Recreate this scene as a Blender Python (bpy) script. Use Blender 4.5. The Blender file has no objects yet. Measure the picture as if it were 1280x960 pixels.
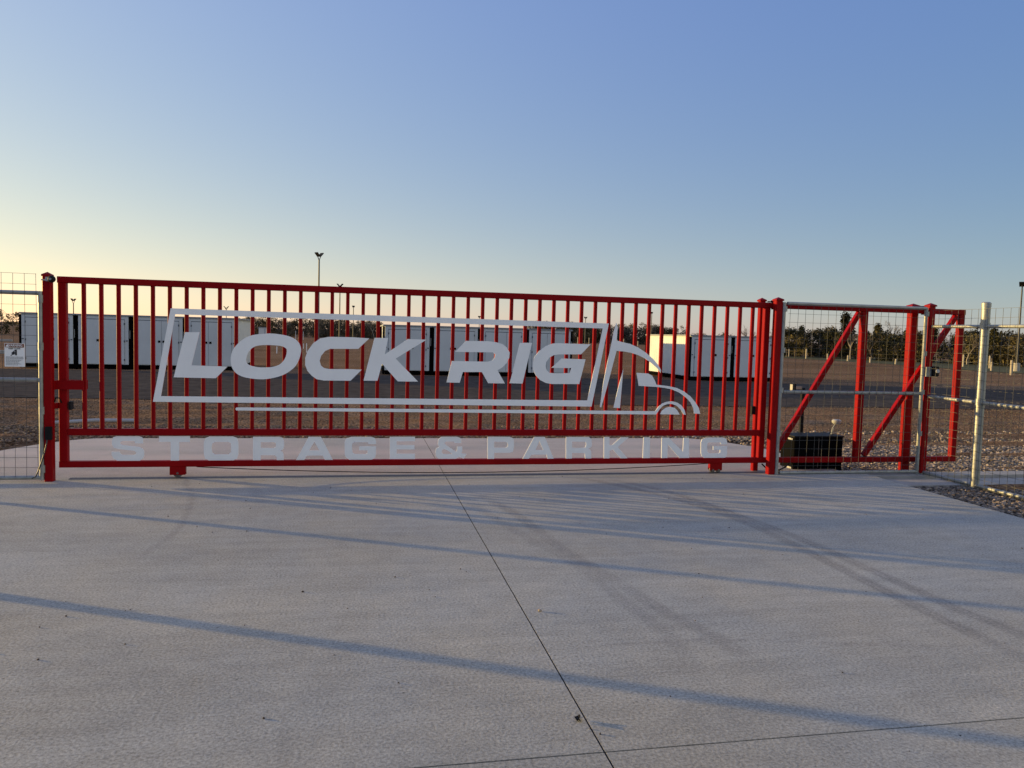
import bpy, bmesh, math, random
import numpy as np
from mathutils import Vector, Matrix, noise
from mathutils.geometry import tessellate_polygon
random.seed(7); rng = np.random.default_rng(7)
R = math.radians
scene = bpy.context.scene
col = scene.collection

# ------------------------------------------------------------------ camera
YAW, PITCH, ROLL = -0.1947, 0.0642, 0.0265
cam_d = bpy.data.cameras.new('camera'); cam = bpy.data.objects.new('camera', cam_d); col.objects.link(cam)
cp, sp, cy, sy = math.cos(PITCH), math.sin(PITCH), math.cos(YAW), math.sin(YAW)
F = Vector((-sy*cp, cy*cp, -sp)); R0 = Vector((cy, sy, 0)); U0 = R0.cross(F)
RR = R0*math.cos(ROLL) + U0*math.sin(ROLL); UU = -R0*math.sin(ROLL) + U0*math.cos(ROLL)
M = Matrix((RR, UU, -F)).transposed().to_4x4(); M.translation = Vector((3.0424, -8.4307, 1.6))
cam.matrix_world = M
cam_d.sensor_width = 36; cam_d.lens = 960.28/1280*36; cam_d.clip_start = 0.05; cam_d.clip_end = 4000
scene.camera = cam

# ------------------------------------------------------------------ sky, sun, exposure
SUN_EL, SUN_AZ = R(5.0), R(-63.8)          # azimuth clockwise from +Y
world = bpy.data.worlds.new('World'); scene.world = world; world.use_nodes = True
nt = world.node_tree; nt.nodes.clear()
sky = nt.nodes.new('ShaderNodeTexSky'); sky.sky_type = 'NISHITA'; sky.sun_disc = False
sky.sun_elevation = SUN_EL; sky.sun_rotation = SUN_AZ
sky.air_density = 0.6; sky.dust_density = 1.0; sky.ozone_density = 2.0; sky.altitude = 100
bg = nt.nodes.new('ShaderNodeBackground'); bg.inputs[1].default_value = 0.0707
out = nt.nodes.new('ShaderNodeOutputWorld')
def wm(op, a, b=None):
    n = nt.nodes.new('ShaderNodeMath'); n.operation = op
    for i, q in enumerate((a, b)):
        if q is None: continue
        if isinstance(q, (int, float)): n.inputs[i].default_value = q
        else: nt.links.new(q, n.inputs[i])
    return n.outputs[0]
sep = nt.nodes.new('ShaderNodeSeparateColor'); comb = nt.nodes.new('ShaderNodeCombineColor'); nt.links.new(sky.outputs[0], sep.inputs[0])
# fill glow added to the sky opposite the low sun, brightens shaded faces
tcw = nt.nodes.new('ShaderNodeTexCoord'); dot = nt.nodes.new('ShaderNodeVectorMath'); dot.operation = 'DOT_PRODUCT'
dot.inputs[1].default_value = (-math.sin(SUN_AZ), -math.cos(SUN_AZ), 0.15); nt.links.new(tcw.outputs['Generated'], dot.inputs[0])
glow = wm('MAXIMUM', wm('MULTIPLY', wm('SUBTRACT', dot.outputs['Value'], .40), 1.6), 0.)
# evening tone, channel by channel: gain * (0.1 sky)^gamma, warmer in the low air and towards the sun
sz = nt.nodes.new('ShaderNodeSeparateXYZ'); nt.links.new(tcw.outputs['Generated'], sz.inputs[0])
low = wm('POWER', 2.71828, wm('MULTIPLY', wm('MAXIMUM', sz.outputs['Z'], 0.), -6.))
dts = nt.nodes.new('ShaderNodeVectorMath'); dts.operation = 'DOT_PRODUCT'; nt.links.new(tcw.outputs['Generated'], dts.inputs[0])
dts.inputs[1].default_value = (math.sin(SUN_AZ)*math.cos(SUN_EL), math.cos(SUN_AZ)*math.cos(SUN_EL), math.sin(SUN_EL))
tow = wm('MAXIMUM', dts.outputs['Value'], -.4)
for c, (k0, gm, kl, kd, gl) in enumerate(((-.7745, .326, .961, .673, .84), (-.3332, .3714, .3997, .4317, .69), (-.2951, .1321, -.2519, .2471, .30))):
    v = wm('MULTIPLY', wm('POWER', wm('MULTIPLY', sep.outputs[c], .1), gm), wm('POWER', 2.71828, wm('ADD', wm('ADD', wm('MULTIPLY', low, kl), wm('MULTIPLY', tow, kd)), k0)))
    v = wm('ADD', v, wm('MULTIPLY', glow, gl))
    nt.links.new(wm('MULTIPLY', v, 10.), comb.inputs[c])
nt.links.new(comb.outputs[0], bg.inputs[0]); nt.links.new(bg.outputs[0], out.inputs[0])
sd = bpy.data.lights.new('sun', 'SUN'); sd.energy = 5.0; sd.angle = R(0.5); sd.color = (1.0, 0.69, 0.25)
sun = bpy.data.objects.new('sun', sd); col.objects.link(sun)
S = Vector((math.sin(SUN_AZ)*math.cos(SUN_EL), math.cos(SUN_AZ)*math.cos(SUN_EL), math.sin(SUN_EL)))
sun.rotation_euler = S.to_track_quat('Z', 'Y').to_euler(); sun.location = (-20, 10, 12)
vs = scene.view_settings; vs.view_transform = 'Standard'; vs.look = 'None'; vs.gamma = 1; vs.use_curve_mapping = False
vs.exposure = 0.5

LOGO = {
  'L': [[(1.239, 1.535), (1.382, 1.539), (1.302, 1.191), (1.66, 1.184), (1.543, 1.059), (1.128, 1.063)]],
  'O': [[(2.027, 1.54), (2.129, 1.543), (2.252, 1.527), (2.335, 1.497), (2.385, 1.453), (2.408, 1.397), (2.406, 1.343), (2.388, 1.273), (2.353, 1.203), (2.296, 1.148), (2.224, 1.104), (2.132, 1.073), (2.03, 1.056), (1.928, 1.059), (1.827, 1.076), (1.756, 1.109), (1.71, 1.165), (1.693, 1.233), (1.697, 1.307), (1.72, 1.371), (1.77, 1.435), (1.835, 1.489), (1.916, 1.523)], [(2.079, 1.421), (2.191, 1.415), (2.241, 1.398), (2.262, 1.372), (2.256, 1.319), (2.234, 1.265), (2.188, 1.216), (2.121, 1.19), (2.05, 1.182), (1.968, 1.183), (1.907, 1.195), (1.864, 1.215), (1.848, 1.252), (1.856, 1.305), (1.881, 1.355), (1.921, 1.394), (1.977, 1.414)]],
  'C': [[(2.942, 1.526), (3.126, 1.518), (3.01, 1.401), (2.774, 1.396), (2.711, 1.395), (2.659, 1.37), (2.617, 1.315), (2.604, 1.262), (2.618, 1.213), (2.65, 1.186), (2.702, 1.176), (2.946, 1.179), (3.05, 1.175), (2.932, 1.053), (2.778, 1.052), (2.651, 1.051), (2.577, 1.064), (2.525, 1.098), (2.478, 1.151), (2.453, 1.216), (2.453, 1.291), (2.476, 1.366), (2.532, 1.448), (2.605, 1.504), (2.699, 1.524)]],
  'K': [[(3.182, 1.525), (3.329, 1.527), (3.295, 1.346), (3.542, 1.521), (3.748, 1.519), (3.414, 1.304), (3.663, 1.054), (3.441, 1.053), (3.267, 1.244), (3.221, 1.057), (3.071, 1.056)]],
  'R': [[(4.187, 1.517), (4.436, 1.519), (4.527, 1.51), (4.602, 1.491), (4.654, 1.453), (4.686, 1.398), (4.683, 1.341), (4.657, 1.281), (4.609, 1.23), (4.552, 1.195), (4.64, 1.047), (4.45, 1.047), (4.374, 1.172), (4.159, 1.168), (4.127, 1.048), (3.979, 1.049), (4.033, 1.289), (4.441, 1.289), (4.487, 1.303), (4.518, 1.338), (4.521, 1.372), (4.496, 1.395), (4.069, 1.392)]],
  'I': [[(4.8, 1.51), (4.942, 1.513), (4.844, 1.048), (4.696, 1.05)]],
  'G': [[(5.632, 1.512), (5.523, 1.395), (5.262, 1.389), (5.203, 1.38), (5.151, 1.351), (5.117, 1.304), (5.107, 1.253), (5.12, 1.207), (5.156, 1.176), (5.209, 1.172), (5.393, 1.175), (5.411, 1.235), (5.178, 1.234), (5.293, 1.342), (5.578, 1.338), (5.512, 1.052), (5.19, 1.048), (5.119, 1.058), (5.047, 1.092), (4.993, 1.148), (4.96, 1.216), (4.958, 1.284), (4.975, 1.353), (5.026, 1.422), (5.106, 1.481), (5.187, 1.511), (5.269, 1.516)]],
  'frame': [[(1.1, 1.779), (5.843, 1.757), (5.669, 0.793), (0.925, 0.805)], [(1.143, 1.718), (1.003, 0.864), (5.615, 0.863), (5.773, 1.698)]],
  'cab': [[(5.934, 1.772), (5.953, 1.714), (5.946, 1.564), (6.011, 1.548), (6.11, 1.529), (6.209, 1.49), (6.31, 1.429), (6.4, 1.36), (6.465, 1.291), (6.502, 1.233), (6.501, 1.199), (6.441, 1.265), (6.377, 1.315), (6.301, 1.362), (6.213, 1.401), (6.126, 1.425), (6.04, 1.439), (5.948, 1.444), (5.903, 1.255), (5.852, 1.038), (5.786, 0.783), (5.77, 0.788), (5.803, 1.08), (5.847, 1.336), (5.891, 1.568), (5.905, 1.661)]],
  'blade': [[(6.038, 1.234), (6.015, 0.778), (5.936, 0.782), (5.984, 1.012)]],
  'hood': [[(6.202, 1.193), (6.345, 1.187), (6.395, 1.164), (6.428, 1.112), (6.455, 1.057), (6.6, 1.043), (6.714, 1.021), (6.804, 0.981), (6.889, 0.922), (6.955, 0.851), (7.0, 0.786), (7.021, 0.716), (6.942, 0.719), (6.929, 0.785), (6.892, 0.851), (6.826, 0.915), (6.741, 0.968), (6.652, 1.003), (6.551, 1.022), (6.463, 1.03), (6.235, 1.041)]],
  'arch': [[(1.751, 0.752), (4.731, 0.747), (6.452, 0.744), (6.485, 0.793), (6.533, 0.835), (6.595, 0.857), (6.658, 0.863), (6.722, 0.849), (6.78, 0.814), (6.819, 0.76), (6.838, 0.703), (6.81, 0.707), (6.769, 0.766), (6.723, 0.807), (6.659, 0.831), (6.603, 0.832), (6.54, 0.806), (6.499, 0.758), (6.464, 0.705), (4.732, 0.711), (1.751, 0.72), (1.74, 0.736)]],
  'hub': [[(6.513, 0.708), (6.537, 0.752), (6.585, 0.785), (6.635, 0.797), (6.692, 0.786), (6.731, 0.754), (6.759, 0.706)]],
}
WORDS = [
  ('S', [[(0.786, 0.442), (0.816, 0.433), (0.826, 0.406), (0.826, 0.367), (0.749, 0.367), (0.746, 0.387), (0.731, 0.393), (0.623, 0.394), (0.605, 0.38), (0.605, 0.361), (0.623, 0.35), (0.779, 0.33), (0.816, 0.315), (0.834, 0.288), (0.834, 0.236), (0.821, 0.205), (0.791, 0.185), (0.574, 0.186), (0.538, 0.211), (0.52, 0.25), (0.52, 0.28), (0.598, 0.28), (0.604, 0.259), (0.622, 0.247), (0.731, 0.247), (0.755, 0.256), (0.757, 0.275), (0.743, 0.289), (0.586, 0.309), (0.545, 0.322), (0.524, 0.354), (0.525, 0.407), (0.539, 0.433), (0.569, 0.443)]]),
  ('T', [[(0.981, 0.443), (1.285, 0.443), (1.285, 0.382), (1.177, 0.383), (1.177, 0.182), (1.094, 0.183), (1.094, 0.383), (0.98, 0.383)]]),
  ('O', [[(1.481, 0.441), (1.714, 0.441), (1.759, 0.424), (1.771, 0.373), (1.772, 0.252), (1.757, 0.201), (1.715, 0.182), (1.475, 0.183), (1.434, 0.206), (1.423, 0.253), (1.423, 0.373), (1.438, 0.424)], [(1.532, 0.382), (1.507, 0.366), (1.5, 0.32), (1.507, 0.266), (1.532, 0.249), (1.67, 0.248), (1.696, 0.272), (1.698, 0.319), (1.695, 0.366), (1.67, 0.382)]]),
  ('R', [[(1.919, 0.437), (2.189, 0.437), (2.228, 0.424), (2.239, 0.386), (2.239, 0.331), (2.229, 0.3), (2.2, 0.287), (2.226, 0.27), (2.236, 0.243), (2.236, 0.182), (2.165, 0.182), (2.162, 0.22), (2.145, 0.237), (1.999, 0.237), (2.0, 0.183), (1.92, 0.183)], [(1.999, 0.379), (1.999, 0.316), (2.132, 0.315), (2.153, 0.325), (2.157, 0.348), (2.153, 0.369), (2.131, 0.379)]]),
  ('A', [[(2.495, 0.437), (2.624, 0.437), (2.753, 0.182), (2.669, 0.182), (2.646, 0.232), (2.477, 0.232), (2.452, 0.183), (2.366, 0.184)], [(2.557, 0.385), (2.501, 0.287), (2.611, 0.287)]]),
  ('G', [[(2.953, 0.437), (3.162, 0.437), (3.202, 0.424), (3.215, 0.385), (3.216, 0.357), (3.136, 0.357), (3.126, 0.378), (2.98, 0.378), (2.96, 0.364), (2.957, 0.316), (2.962, 0.268), (2.982, 0.247), (3.103, 0.246), (3.124, 0.257), (3.126, 0.288), (3.035, 0.288), (3.035, 0.332), (3.216, 0.332), (3.217, 0.246), (3.206, 0.204), (3.172, 0.182), (2.929, 0.183), (2.891, 0.213), (2.879, 0.247), (2.877, 0.378), (2.893, 0.419)]]),
  ('E', [[(3.364, 0.438), (3.642, 0.438), (3.643, 0.387), (3.44, 0.387), (3.441, 0.345), (3.638, 0.345), (3.639, 0.296), (3.442, 0.297), (3.443, 0.248), (3.645, 0.247), (3.646, 0.188), (3.368, 0.189)]]),
  ('&', [[(3.931, 0.438), (4.114, 0.438), (4.15, 0.424), (4.16, 0.398), (4.161, 0.367), (4.088, 0.367), (4.076, 0.384), (3.989, 0.384), (3.972, 0.37), (3.978, 0.353), (4.104, 0.268), (4.115, 0.292), (4.114, 0.327), (4.173, 0.327), (4.175, 0.277), (4.165, 0.249), (4.225, 0.242), (4.191, 0.188), (4.141, 0.211), (4.106, 0.188), (3.908, 0.189), (3.88, 0.222), (3.871, 0.264), (3.878, 0.307), (3.913, 0.323), (3.898, 0.356), (3.9, 0.405)], [(3.969, 0.299), (3.948, 0.292), (3.943, 0.268), (3.956, 0.243), (4.048, 0.242), (4.059, 0.248), (4.005, 0.285)]]),
  ('P', [[(4.459, 0.438), (4.716, 0.438), (4.757, 0.419), (4.765, 0.383), (4.767, 0.311), (4.757, 0.268), (4.721, 0.254), (4.54, 0.255), (4.541, 0.185), (4.465, 0.185)], [(4.537, 0.381), (4.538, 0.312), (4.668, 0.312), (4.69, 0.323), (4.696, 0.348), (4.691, 0.369), (4.667, 0.381)]]),
  ('A', [[(5.0, 0.436), (5.126, 0.436), (5.24, 0.183), (5.164, 0.184), (5.152, 0.231), (4.973, 0.232), (4.948, 0.185), (4.871, 0.185)], [(5.061, 0.39), (5.021, 0.284), (5.11, 0.283)]]),
  ('R', [[(5.377, 0.436), (5.65, 0.436), (5.681, 0.416), (5.689, 0.377), (5.691, 0.33), (5.675, 0.311), (5.648, 0.3), (5.68, 0.282), (5.688, 0.258), (5.691, 0.181), (5.616, 0.181), (5.61, 0.238), (5.596, 0.249), (5.456, 0.249), (5.458, 0.182), (5.385, 0.183)], [(5.452, 0.381), (5.454, 0.309), (5.594, 0.308), (5.614, 0.317), (5.622, 0.344), (5.619, 0.37), (5.605, 0.381)]]),
  ('K', [[(5.835, 0.436), (5.904, 0.436), (5.907, 0.337), (5.941, 0.342), (6.042, 0.432), (6.139, 0.432), (6.009, 0.317), (6.139, 0.179), (6.051, 0.179), (5.95, 0.286), (5.909, 0.273), (5.913, 0.18), (5.844, 0.18)]]),
  ('I', [[(6.323, 0.432), (6.404, 0.432), (6.41, 0.177), (6.323, 0.178)]]),
  ('N', [[(6.552, 0.427), (6.642, 0.427), (6.825, 0.258), (6.826, 0.427), (6.897, 0.427), (6.908, 0.18), (6.787, 0.18), (6.631, 0.344), (6.632, 0.181), (6.556, 0.181)]]),
  ('G', [[(7.125, 0.43), (7.334, 0.43), (7.376, 0.417), (7.39, 0.377), (7.391, 0.35), (7.311, 0.35), (7.3, 0.371), (7.154, 0.371), (7.135, 0.357), (7.133, 0.308), (7.139, 0.26), (7.16, 0.239), (7.282, 0.238), (7.302, 0.249), (7.303, 0.28), (7.213, 0.28), (7.21, 0.325), (7.392, 0.324), (7.396, 0.238), (7.386, 0.196), (7.353, 0.174), (7.109, 0.175), (7.07, 0.204), (7.057, 0.239), (7.051, 0.371), (7.065, 0.412)]]),
]

# ------------------------------------------------------------------ materials
def mat(name, base, rough=.6, metal=0., var=.12, scale=4., bump=0., bscale=60., spec=.5, rvar=.1, detail=6., bdist=.01, coords='Object'):
    m = bpy.data.materials.new(name); m.use_nodes = True; n = m.node_tree; N = n.nodes; Lk = n.links.new
    b = N['Principled BSDF']; b.inputs['Metallic'].default_value = metal
    b.inputs['Specular IOR Level'].default_value = spec
    tc = N.new('ShaderNodeTexCoord')
    nz = N.new('ShaderNodeTexNoise'); nz.inputs['Scale'].default_value = scale; nz.inputs['Detail'].default_value = detail
    Lk(tc.outputs[coords], nz.inputs['Vector'])
    cr = N.new('ShaderNodeValToRGB'); cr.color_ramp.elements[0].position = .3; cr.color_ramp.elements[1].position = .7
    cr.color_ramp.elements[0].color = (*[c*(1-var) for c in base], 1); cr.color_ramp.elements[1].color = (*[min(1, c*(1+var)) for c in base], 1)
    Lk(nz.outputs['Fac'], cr.inputs[0]); Lk(cr.outputs[0], b.inputs['Base Color'])
    mr = N.new('ShaderNodeMapRange'); mr.inputs['To Min'].default_value = max(.03, rough-rvar); mr.inputs['To Max'].default_value = min(1, rough+rvar)
    Lk(nz.outputs['Fac'], mr.inputs['Value']); Lk(mr.outputs[0], b.inputs['Roughness'])
    if bump:
        n2 = N.new('ShaderNodeTexNoise'); n2.inputs['Scale'].default_value = bscale; n2.inputs['Detail'].default_value = 5
        Lk(tc.outputs[coords], n2.inputs['Vector'])
        bp = N.new('ShaderNodeBump'); bp.inputs['Strength'].default_value = bump; bp.inputs['Distance'].default_value = bdist
        Lk(n2.outputs['Fac'], bp.inputs['Height']); Lk(bp.outputs[0], b.inputs['Normal'])
    return m
RED = mat('red_gloss_paint', (.25, .0025, .0045), .45, 0, .12, 3, .15, 25, .08, .08)
WHITE = mat('white_plate', (.90, .90, .89), .5, 0, .03, 5, .05, 12)
GALV = mat('galvanised_steel', (.31, .32, .30), .45, .35, .18, 14, .1, 40, .5, .12)
WIRE = mat('galvanised_wire', (.065, .065, .062), .6, .1, .15, 20)
BLACK = mat('black_plastic', (.008, .008, .009), .6, 0, .2, 8, .1, 60, .15)
BOXBLK = mat('black_powder_coat', (.003, .003, .0035), .8, 0, .25, 6, .1, 90, .04)
CWHITE = mat('white_cladding', (.56, .585, .60), .55, 0, .05, 1.5, .04, 6)
CGREY = mat('grey_roof_trim', (.22, .24, .27), .5, .2, .1, 3)
CDARK = mat('black_corner_frame', (.002, .002, .0025), .8, 0, .2, 4, 0, 60, .02)
SEAM = mat('dark_door_detail', (.05, .06, .08), .7, 0, .1, 4)
POLE = mat('dark_grey_pole', (.06, .06, .065), .5, .4, .15, 5)
CONC = mat('pale_concrete', (.36, .335, .30), .9, 0, .12, 6, .3, 60)
WOODP = mat('weathered_post', (.42, .36, .27), .9, 0, .2, 12, .3, 40)
LIGHTPL = mat('pale_plastic', (.38, .38, .37), .5, 0, .06, 8)
BROWNB = mat('orange_brown_band', (.20, .055, .02), .5, 0, .1, 8)
INK = mat('dark_print', (.02, .02, .025), .6, 0, .1, 8)
INKG = mat('grey_print', (.22, .23, .25), .6, 0, .1, 8)
STEEL = mat('worn_steel_track', (.15, .135, .125), .6, .6, .3, 30, .2, 80)
BARK = mat('brown_bark', (.12, .095, .07), .95, 0, .25, 8)
BARKP = mat('pale_bark', (.27, .23, .18), .95, 0, .25, 8)
TWIG = mat('grey_brown_twigs', (.14, .115, .09), .95, 0, .25, 5)

def leafmat(name, c1, c2):
    m = bpy.data.materials.new(name); m.use_nodes = True; N = m.node_tree.nodes; Lk = m.node_tree.links.new
    b = N['Principled BSDF']; b.inputs['Roughness'].default_value = .8; b.inputs['Specular IOR Level'].default_value = .15
    a = N.new('ShaderNodeAttribute'); a.attribute_name = 'tint'
    mx = N.new('ShaderNodeMix'); mx.data_type = 'RGBA'
    mx.inputs[6].default_value = (*c1, 1); mx.inputs[7].default_value = (*c2, 1)
    Lk(a.outputs['Fac'], mx.inputs[0]); Lk(mx.outputs[2], b.inputs['Base Color'])
    return m
CEDAR = leafmat('dark_cedar_foliage', (.014, .016, .008), (.068, .062, .026))
FARW = leafmat('hazed_wood_foliage', (.055, .048, .032), (.16, .13, .088))  # brown-grey wood colour, lightened so that distance haze is painted in
OLIVE = leafmat('olive_brush_foliage', (.04, .036, .016), (.15, .12, .055))
GRASSM = leafmat('dry_grass_blades', (.06, .07, .022), (.20, .17, .08))
STONE = leafmat('crushed_stone', (.055, .045, .038), (.48, .38, .29))
CHIPS = leafmat('dusty_stone_chips', (.075, .052, .038), (.30, .22, .155))

def groundmat():
    m = bpy.data.materials.new('brown_dirt'); m.use_nodes = True; N = m.node_tree.nodes; Lk = m.node_tree.links.new
    b = N['Principled BSDF']; b.inputs['Roughness'].default_value = 1; b.inputs['Specular IOR Level'].default_value = .0
    tc = N.new('ShaderNodeTexCoord')
    def nz(s, d=8, sc=(1, 1, 1)):
        mp = N.new('ShaderNodeMapping'); mp.inputs['Scale'].default_value = sc; Lk(tc.outputs['Object'], mp.inputs[0])
        t = N.new('ShaderNodeTexNoise'); t.inputs['Scale'].default_value = s; t.inputs['Detail'].default_value = d; Lk(mp.outputs[0], t.inputs['Vector']); return t
    big = nz(.12, 4, (.35, 1.4, 1)); mid = nz(1.6, 6, (.5, 1.3, 1)); fine = nz(28, 6)
    cr = N.new('ShaderNodeValToRGB'); e = cr.color_ramp.elements
    e[0].position = .3; e[0].color = (.155, .095, .056, 1); e[1].position = .72; e[1].color = (.305, .218, .152, 1)
    e2 = e.new(.5); e2.color = (.235, .150, .090, 1)
    mx = N.new('ShaderNodeMix'); mx.data_type = 'FLOAT'; mx.inputs[0].default_value = .5
    Lk(big.outputs['Fac'], mx.inputs[2]); Lk(mid.outputs['Fac'], mx.inputs[3]); Lk(mx.outputs[0], cr.inputs[0])
    c2 = N.new('ShaderNodeValToRGB'); f = c2.color_ramp.elements
    f[0].position = .38; f[0].color = (.40, .40, .40, 1); f[1].position = .62; f[1].color = (1.5, 1.45, 1.4, 1)
    Lk(fine.outputs['Fac'], c2.inputs[0])
    mu = N.new('ShaderNodeMix'); mu.data_type = 'RGBA'; mu.blend_type = 'MULTIPLY'; mu.inputs[0].default_value = 1
    Lk(cr.outputs[0], mu.inputs[6]); Lk(c2.outputs[0], mu.inputs[7]); Lk(mu.outputs[2], b.inputs['Base Color'])
    bp = N.new('ShaderNodeBump'); bp.inputs['Strength'].default_value = .8; bp.inputs['Distance'].default_value = .05
    Lk(fine.outputs['Fac'], bp.inputs['Height']); Lk(bp.outputs[0], b.inputs['Normal'])
    return m
DIRT = groundmat()
ROADM = mat('dark_gravel_road', (.088, .075, .064), .95, 0, .28, 3, .5, 35, .2, .03, 10, .03)
ROADM.node_tree.nodes['Principled BSDF'].inputs['Specular IOR Level'].default_value = .0
GRASSG = mat('dull_grass_strip', (.10, .095, .045), .95, 0, .35, .8, .5, 8, .1)

def slabmat():
    m = bpy.data.materials.new('broom_finished_concrete'); m.use_nodes = True; N = m.node_tree.nodes; Lk = m.node_tree.links.new
    b = N['Principled BSDF']; b.inputs['Roughness'].default_value = .88; b.inputs['Specular IOR Level'].default_value = .25
    tc = N.new('ShaderNodeTexCoord')
    def nz(s, d=6, sc=(1, 1, 1), r=.55):
        mp = N.new('ShaderNodeMapping'); mp.inputs['Scale'].default_value = sc; Lk(tc.outputs['Object'], mp.inputs[0])
        t = N.new('ShaderNodeTexNoise'); t.inputs['Scale'].default_value = s; t.inputs['Detail'].default_value = d; t.inputs['Roughness'].default_value = r
        Lk(mp.outputs[0], t.inputs['Vector']); return t
    big = nz(.55, 5, (.6, 1.2, 1)); mid = nz(6, 8, (1, 1, 1), .65); fine = nz(70, 8, (1, 1, 1), .75); hue = nz(.9, 6, (1, .7, 1), .6); streak = nz(3.2, 7, (.25, 2.2, 1), .7)
    cr = N.new('ShaderNodeValToRGB'); e = cr.color_ramp.elements
    e[0].position = .36; e[0].color = (.335, .325, .288, 1); e[1].position = .64; e[1].color = (.455, .440, .385, 1)
    mx = N.new('ShaderNodeMix'); mx.data_type = 'FLOAT'; mx.inputs[0].default_value = .42
    Lk(big.outputs['Fac'], mx.inputs[2]); Lk(mid.outputs['Fac'], mx.inputs[3]); Lk(mx.outputs[0], cr.inputs[0])
    c2 = N.new('ShaderNodeValToRGB'); f = c2.color_ramp.elements
    f[0].position = .34; f[0].color = (.52, .52, .52, 1); f[1].position = .64; f[1].color = (1.38, 1.38, 1.38, 1)
    Lk(fine.outputs['Fac'], c2.inputs[0])
    mu = N.new('ShaderNodeMix'); mu.data_type = 'RGBA'; mu.blend_type = 'MULTIPLY'; mu.inputs[0].default_value = 1
    Lk(cr.outputs[0], mu.inputs[6]); Lk(c2.outputs[0], mu.inputs[7])
    at = N.new('ShaderNodeAttribute'); at.attribute_name = 'rubber'
    tr = nz(60, 3, (.45, 2.6, 1))
    rm = N.new('ShaderNodeMapRange'); rm.inputs['From Min'].default_value = .42; rm.inputs['From Max'].default_value = .56; rm.inputs['To Min'].default_value = .3
    Lk(tr.outputs['Fac'], rm.inputs['Value'])
    mm = N.new('ShaderNodeMath'); mm.operation = 'MULTIPLY'; Lk(at.outputs['Fac'], mm.inputs[0]); Lk(rm.outputs[0], mm.inputs[1])
    m3 = N.new('ShaderNodeMix'); m3.data_type = 'RGBA'; m3.inputs[7].default_value = (.15, .14, .135, 1)
    Lk(mm.outputs[0], m3.inputs[0]); Lk(mu.outputs[2], m3.inputs[6])
    hr = N.new('ShaderNodeValToRGB'); he = hr.color_ramp.elements; he[0].position = .35; he[0].color = (.94, .965, 1.01, 1); he[1].position = .65; he[1].color = (1.05, 1.01, .955, 1)
    Lk(hue.outputs['Fac'], hr.inputs[0]); m4 = N.new('ShaderNodeMix'); m4.data_type = 'RGBA'; m4.blend_type = 'MULTIPLY'; m4.inputs[0].default_value = 1
    Lk(m3.outputs[2], m4.inputs[6]); Lk(hr.outputs[0], m4.inputs[7])
    sr = N.new('ShaderNodeMapRange'); sr.inputs['From Min'].default_value = .3; sr.inputs['From Max'].default_value = .7; sr.inputs['To Min'].default_value = .86; sr.inputs['To Max'].default_value = 1.12
    Lk(streak.outputs['Fac'], sr.inputs['Value']); m5 = N.new('ShaderNodeMix'); m5.data_type = 'RGBA'; m5.blend_type = 'MULTIPLY'; m5.inputs[0].default_value = 1
    Lk(m4.outputs[2], m5.inputs[6]); Lk(sr.outputs[0], m5.inputs[7])
    du = N.new('ShaderNodeAttribute'); du.attribute_name = 'sunlit_tint'; m6 = N.new('ShaderNodeMix'); m6.data_type = 'RGBA'; m6.inputs[7].default_value = (.60, .50, .43, 1)  # paler mix that paints the sunlit look of the slab behind the gate
    vo = N.new('ShaderNodeTexVoronoi'); vo.inputs['Scale'].default_value = 7; vo.inputs['Randomness'].default_value = 1; Lk(tc.outputs['Object'], vo.inputs['Vector'])
    pr = N.new('ShaderNodeMapRange'); pr.inputs['From Min'].default_value = .025; pr.inputs['From Max'].default_value = .06; pr.inputs['To Min'].default_value = .55; pr.inputs['To Max'].default_value = 1.
    Lk(vo.outputs['Distance'], pr.inputs['Value']); m7 = N.new('ShaderNodeMix'); m7.data_type = 'RGBA'; m7.blend_type = 'MULTIPLY'; m7.inputs[0].default_value = 1
    Lk(m5.outputs[2], m7.inputs[6]); Lk(pr.outputs[0], m7.inputs[7])
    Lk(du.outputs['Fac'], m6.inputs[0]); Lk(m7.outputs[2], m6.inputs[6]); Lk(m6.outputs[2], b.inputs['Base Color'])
    bp = N.new('ShaderNodeBump'); bp.inputs['Strength'].default_value = .7; bp.inputs['Distance'].default_value = .006
    Lk(fine.outputs['Fac'], bp.inputs['Height'])
    bp2 = N.new('ShaderNodeBump'); bp2.inputs['Strength'].default_value = .35; bp2.inputs['Distance'].default_value = .01
    Lk(mid.outputs['Fac'], bp2.inputs['Height']); Lk(bp.outputs[0], bp2.inputs['Normal']); Lk(bp2.outputs[0], b.inputs['Normal'])
    return m
SLAB = slabmat()

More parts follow.
